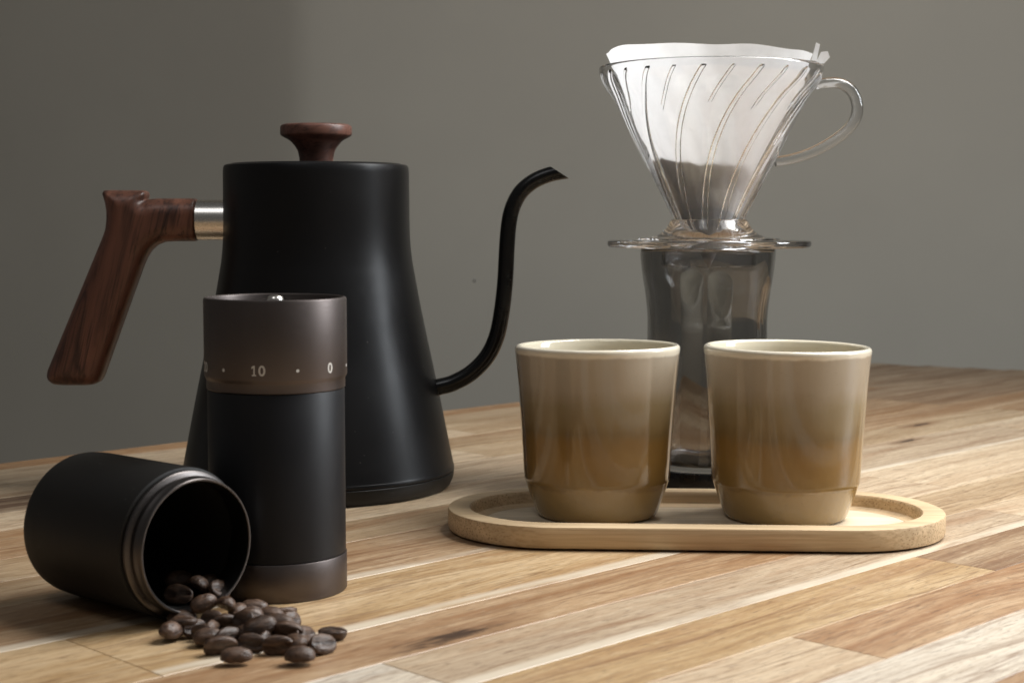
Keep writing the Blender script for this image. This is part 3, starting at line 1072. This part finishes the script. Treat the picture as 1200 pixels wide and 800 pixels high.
def build_dripper():
    Z0 = 124.3
    out = smooth_curve([(57.1, 215.6), (56.6, 212.0), (55.3, 208.5), (52.3, 204.0), (48.6, 198.3), (38.4, 178.6), (29.0, 160.3), (18.1, 138.9), (13.6, 130.0), (12.0, 127.2)], 6)
    inn = smooth_curve([(10.2, 127.0), (11.6, 130.0), (16.0, 138.9), (26.8, 160.3), (36.2, 178.6), (46.4, 198.3), (50.4, 204.6), (53.4, 209.2), (54.7, 212.4), (55.1, 215.6)], 12)
    verts, faces = [], []
    prof = [(r, z, 0) for r, z in out] + [(11.6, 126.6, 0), (10.8, 126.5, 0)] + [(r, z, 1) for r, z in inn] + [(55.3, 216.3, 0), (56.1, 216.7, 0), (56.9, 216.3, 0)]
    # cross-section of a rib: (offset mm, height 0..1)
    LONG = [(-1.75, 0), (-1.40, 0.06), (-1.20, 0.45), (-1.0, 0.86), (-0.7, 0.99), (0, 1.0), (0.7, 0.99), (1.0, 0.86), (1.20, 0.45), (1.40, 0.06), (1.75, 0)]
    SHORT = [(-1.3, 0), (-1.0, 0.06), (-0.85, 0.45), (-0.7, 0.86), (-0.45, 0.99), (0, 1.0), (0.45, 0.99), (0.7, 0.86), (0.85, 0.45), (1.0, 0.06), (1.3, 0)]
    seg = None
    for r, z, ribbed in prof:
        t = min(1, max(0, (213.5 - z) / (213.5 - 131)))
        tw = R(34) * (1 - (1 - t) ** 1.9)
        rc = max(r, 17.0)
        cols = []
        for k in range(12):
            for c0, shape, long_rib in ((0.0, LONG, True), (R(15), SHORT, False)):
                tend = 1.0 if long_rib else (0.25 if k % 2 else 0.22)
                fade = (min(1, max(0, (tend - t) / 0.025)) * min(1, t / 0.012)) if t > 0 else 0
                for w, hh in shape:
                    cols.append((k * R(30) + c0 + w / rc, hh * fade * (1.2 if long_rib else 0.95) * min(1, r / 24)))
                # plain wall up to the next rib
                e0 = shape[-1][0] / rc
                e1 = R(15) + (SHORT if long_rib else LONG)[0][0] / rc
                for m in (1, 2, 3):
                    cols.append((k * R(30) + c0 + e0 + (e1 - e0) * m / 4, 0.0))
        seg = len(cols)
        for a0, hh in cols:
            a = a0 - tw + R(20)
            rr = r
            if ribbed:
                rr = r - hh
            elif 128 < z < 212:
                rr = r + 0.25 * math.cos(12 * a0) * min(1, (212 - z) / 8) * min(1, (z - 128) / 8)
            verts.append((rr * math.cos(a) / 1000, rr * math.sin(a) / 1000, (z - Z0) / 1000))
    n = len(prof)
    for j in range(n):
        j2 = (j + 1) % n
        for i in range(seg):
            k = (i + 1) % seg
            faces.append((j * seg + i, j * seg + k, j2 * seg + k, j2 * seg + i))
    me = mesh_of("cone", verts, faces)
    link("cone", me, M['glass'], dripper, sharp=75)

    plate = [(18.4, 138.6), (19.2, 138.9), (20.0, 138.0), (22.0, 134.4), (25.5, 131.2), (30, 129.7), (36, 129.2), (36.6, 128.6), (51.0, 128.2), (52.0, 127.8), (52.4, 126.6), (52.0, 125.2), (51.2, 124.7), (44, 124.9), (43.4, 124.35), (32.6, 124.3),
             (24.6, 124.3), (24.3, 124.0), (24.3, 115.6), (23.9, 115.2), (22.8, 115.2), (22.4, 115.6), (22.4, 124.6), (21.6, 127.2), (20.4, 131.0), (18.6, 136.6), (18.2, 138.0)]
    link("base_plate", lathe("base_plate", [(r / 1000, (z - Z0) / 1000) for r, z in plate], 192, True), M['glass'], dripper, sharp=35)

    off = 101.6
    path = smooth_curve([((x - off) / 1000, (z - Z0) / 1000) for x, z in [(155.2, 207.6), (160, 208.4), (167.6, 208.3), (174.2, 204.4), (177.2, 196.6), (175.4, 188.6), (168.0, 181.0), (155.6, 173.8), (144.5, 170.0), (135.4, 168.4)]], 8)
    n = len(path)
    rad = [0.0025 + 0.0004 * math.sin(math.pi * i / (n - 1)) for i in range(n)]
    v, f = sweep_xz(path, rad, 1.45, 28, True)
    link("handle", mesh_of("handle", v, f), M['glass'], dripper, sharp=60)


build_dripper()

# ================================================================== FILTER PAPER AND GROUNDS


def build_filter():
    seg, nz = 260, 60
    verts, faces = [], []
    z0 = 113.5
    rnd = random.Random(4)
    ph = [rnd.uniform(0, 6.28) for _ in range(8)]
    for j in range(nz + 1):
        t = j / nz
        for i in range(seg):
            a = 2 * math.pi * i / seg
            # height of the cut edge: wavy, drooping towards the handle
            top = 222.9 + 0.6 * math.sin(2 * a + 0.5) + 0.7 * math.sin(5 * a + ph[0]) * 0.5 - 0.9 * math.cos(a - 0.35) + 0.3 * math.sin(9 * a + ph[1])
            z = z0 + (top - z0) * t
            r = 0.486 * (z - z0)
            amp = max(0, (z - 190) / 36)
            r += amp * (0.25 * math.sin(3 * a + ph[2]) + 0.3 * math.sin(7 * a + ph[3]) + 0.15 * math.sin(13 * a + ph[4]))
            da = abs((a % (2 * math.pi)) - math.pi)
            r *= 1 - 0.03 * amp * (1 - math.exp(-da / 0.5))
            r += 0.18 * math.sin(17 * a + z * 0.2) * min(1, t * 2)
            r = max(r, 0.15)
            verts.append((r * math.cos(a) / 1000, r * math.sin(a) / 1000, z / 1000))
    for j in range(nz):
        for i in range(seg):
            k = (i + 1) % seg
            faces.append((j * seg + i, j * seg + k, (j + 1) * seg + k, (j + 1) * seg + i))
    f = empty("paper_filter", (SX + 0.0004, SY, 0))
    tag(f, "white paper filter cone with wavy edge standing inside the clear dripper", "paper filter")
    link("cone", mesh_of("cone", verts, faces, True), M['paper'], f, sharp=None)
    # crimped seam flap on the handle side
    pts = []
    fv, ff = [], []
    prof = [(224.8, 0.0, 7.0), (221.0, 0.0, 8.2), (215, 0.0, 6.5), (205, 0.0, 1.6)]
    # upright snipped corner and folded ear
    ear = [[(49.6, 219.0), (52.3, 218.6), (54.0, 227.0), (52.0, 228.0)], [(51.4, 217.5), (55.8, 217.2), (58.7, 220.3), (57.6, 223.4), (54.2, 223.0)]]
    for m, poly in enumerate(ear):
        s = len(fv)
        for x, z in poly:
            fv.append((x / 1000, (-0.0105 - 0.0016 * m + 0.05 * (z - 220) / 1000), z / 1000))
        ff.append(tuple(range(s, s + len(poly))))
    link("seam_flap", mesh_of("seam_flap", fv, ff, False), M['paper'], f, sharp=None)

    # grounds settled in the tip
    seg, nr = 120, 26
    verts, faces = [], []
    rings = []
    for z in (120.0, 135.0, 150.0):
        rings.append([(0.478 * (z - z0) - 0.5, z)] * seg)
    topz = lambda a: 167.0 - 3.0 * math.cos(a - 0.3) + 0.8 * math.sin(4 * a) + 0.4 * math.sin(11 * a)
    for i, q in enumerate((1.0,)):
        rings.append([(0.478 * (topz(2 * math.pi * k / seg) - z0) - 0.5, topz(2 * math.pi * k / seg)) for k in range(seg)])
    for q in np.linspace(0.94, 0.04, 14):
        ring = []
        for k in range(seg):
            a = 2 * math.pi * k / seg
            r = (0.478 * (topz(a) - z0) - 0.5) * q
            ring.append((r, topz(a) * q + 165.5 * (1 - q) + rnd.uniform(-0.45, 0.45) - 1.5 * (1 - q)))
        rings.append(ring)
    for ring in rings:
        for k, (r, z) in enumerate(ring):
            a = 2 * math.pi * k / seg
            verts.append((r * math.cos(a) / 1000, r * math.sin(a) / 1000, z / 1000))
    n = len(rings)
    for j in range(n - 1):
        for i in range(seg):
            k = (i + 1) % seg
            faces.append((j * seg + i, j * seg + k, (j + 1) * seg + k, (j + 1) * seg + i))
    faces.append(tuple(range(seg))[::-1])
    faces.append(tuple(range((n - 1) * seg, n * seg)))
    g = link("coffee_grounds", mesh_of("coffee_grounds", verts, faces), M['grounds'], None, (SX + 0.0004, SY, 0), sharp=None)
    tag(g, "dark ground coffee settled in the bottom of the paper filter", "ground coffee")


build_filter()
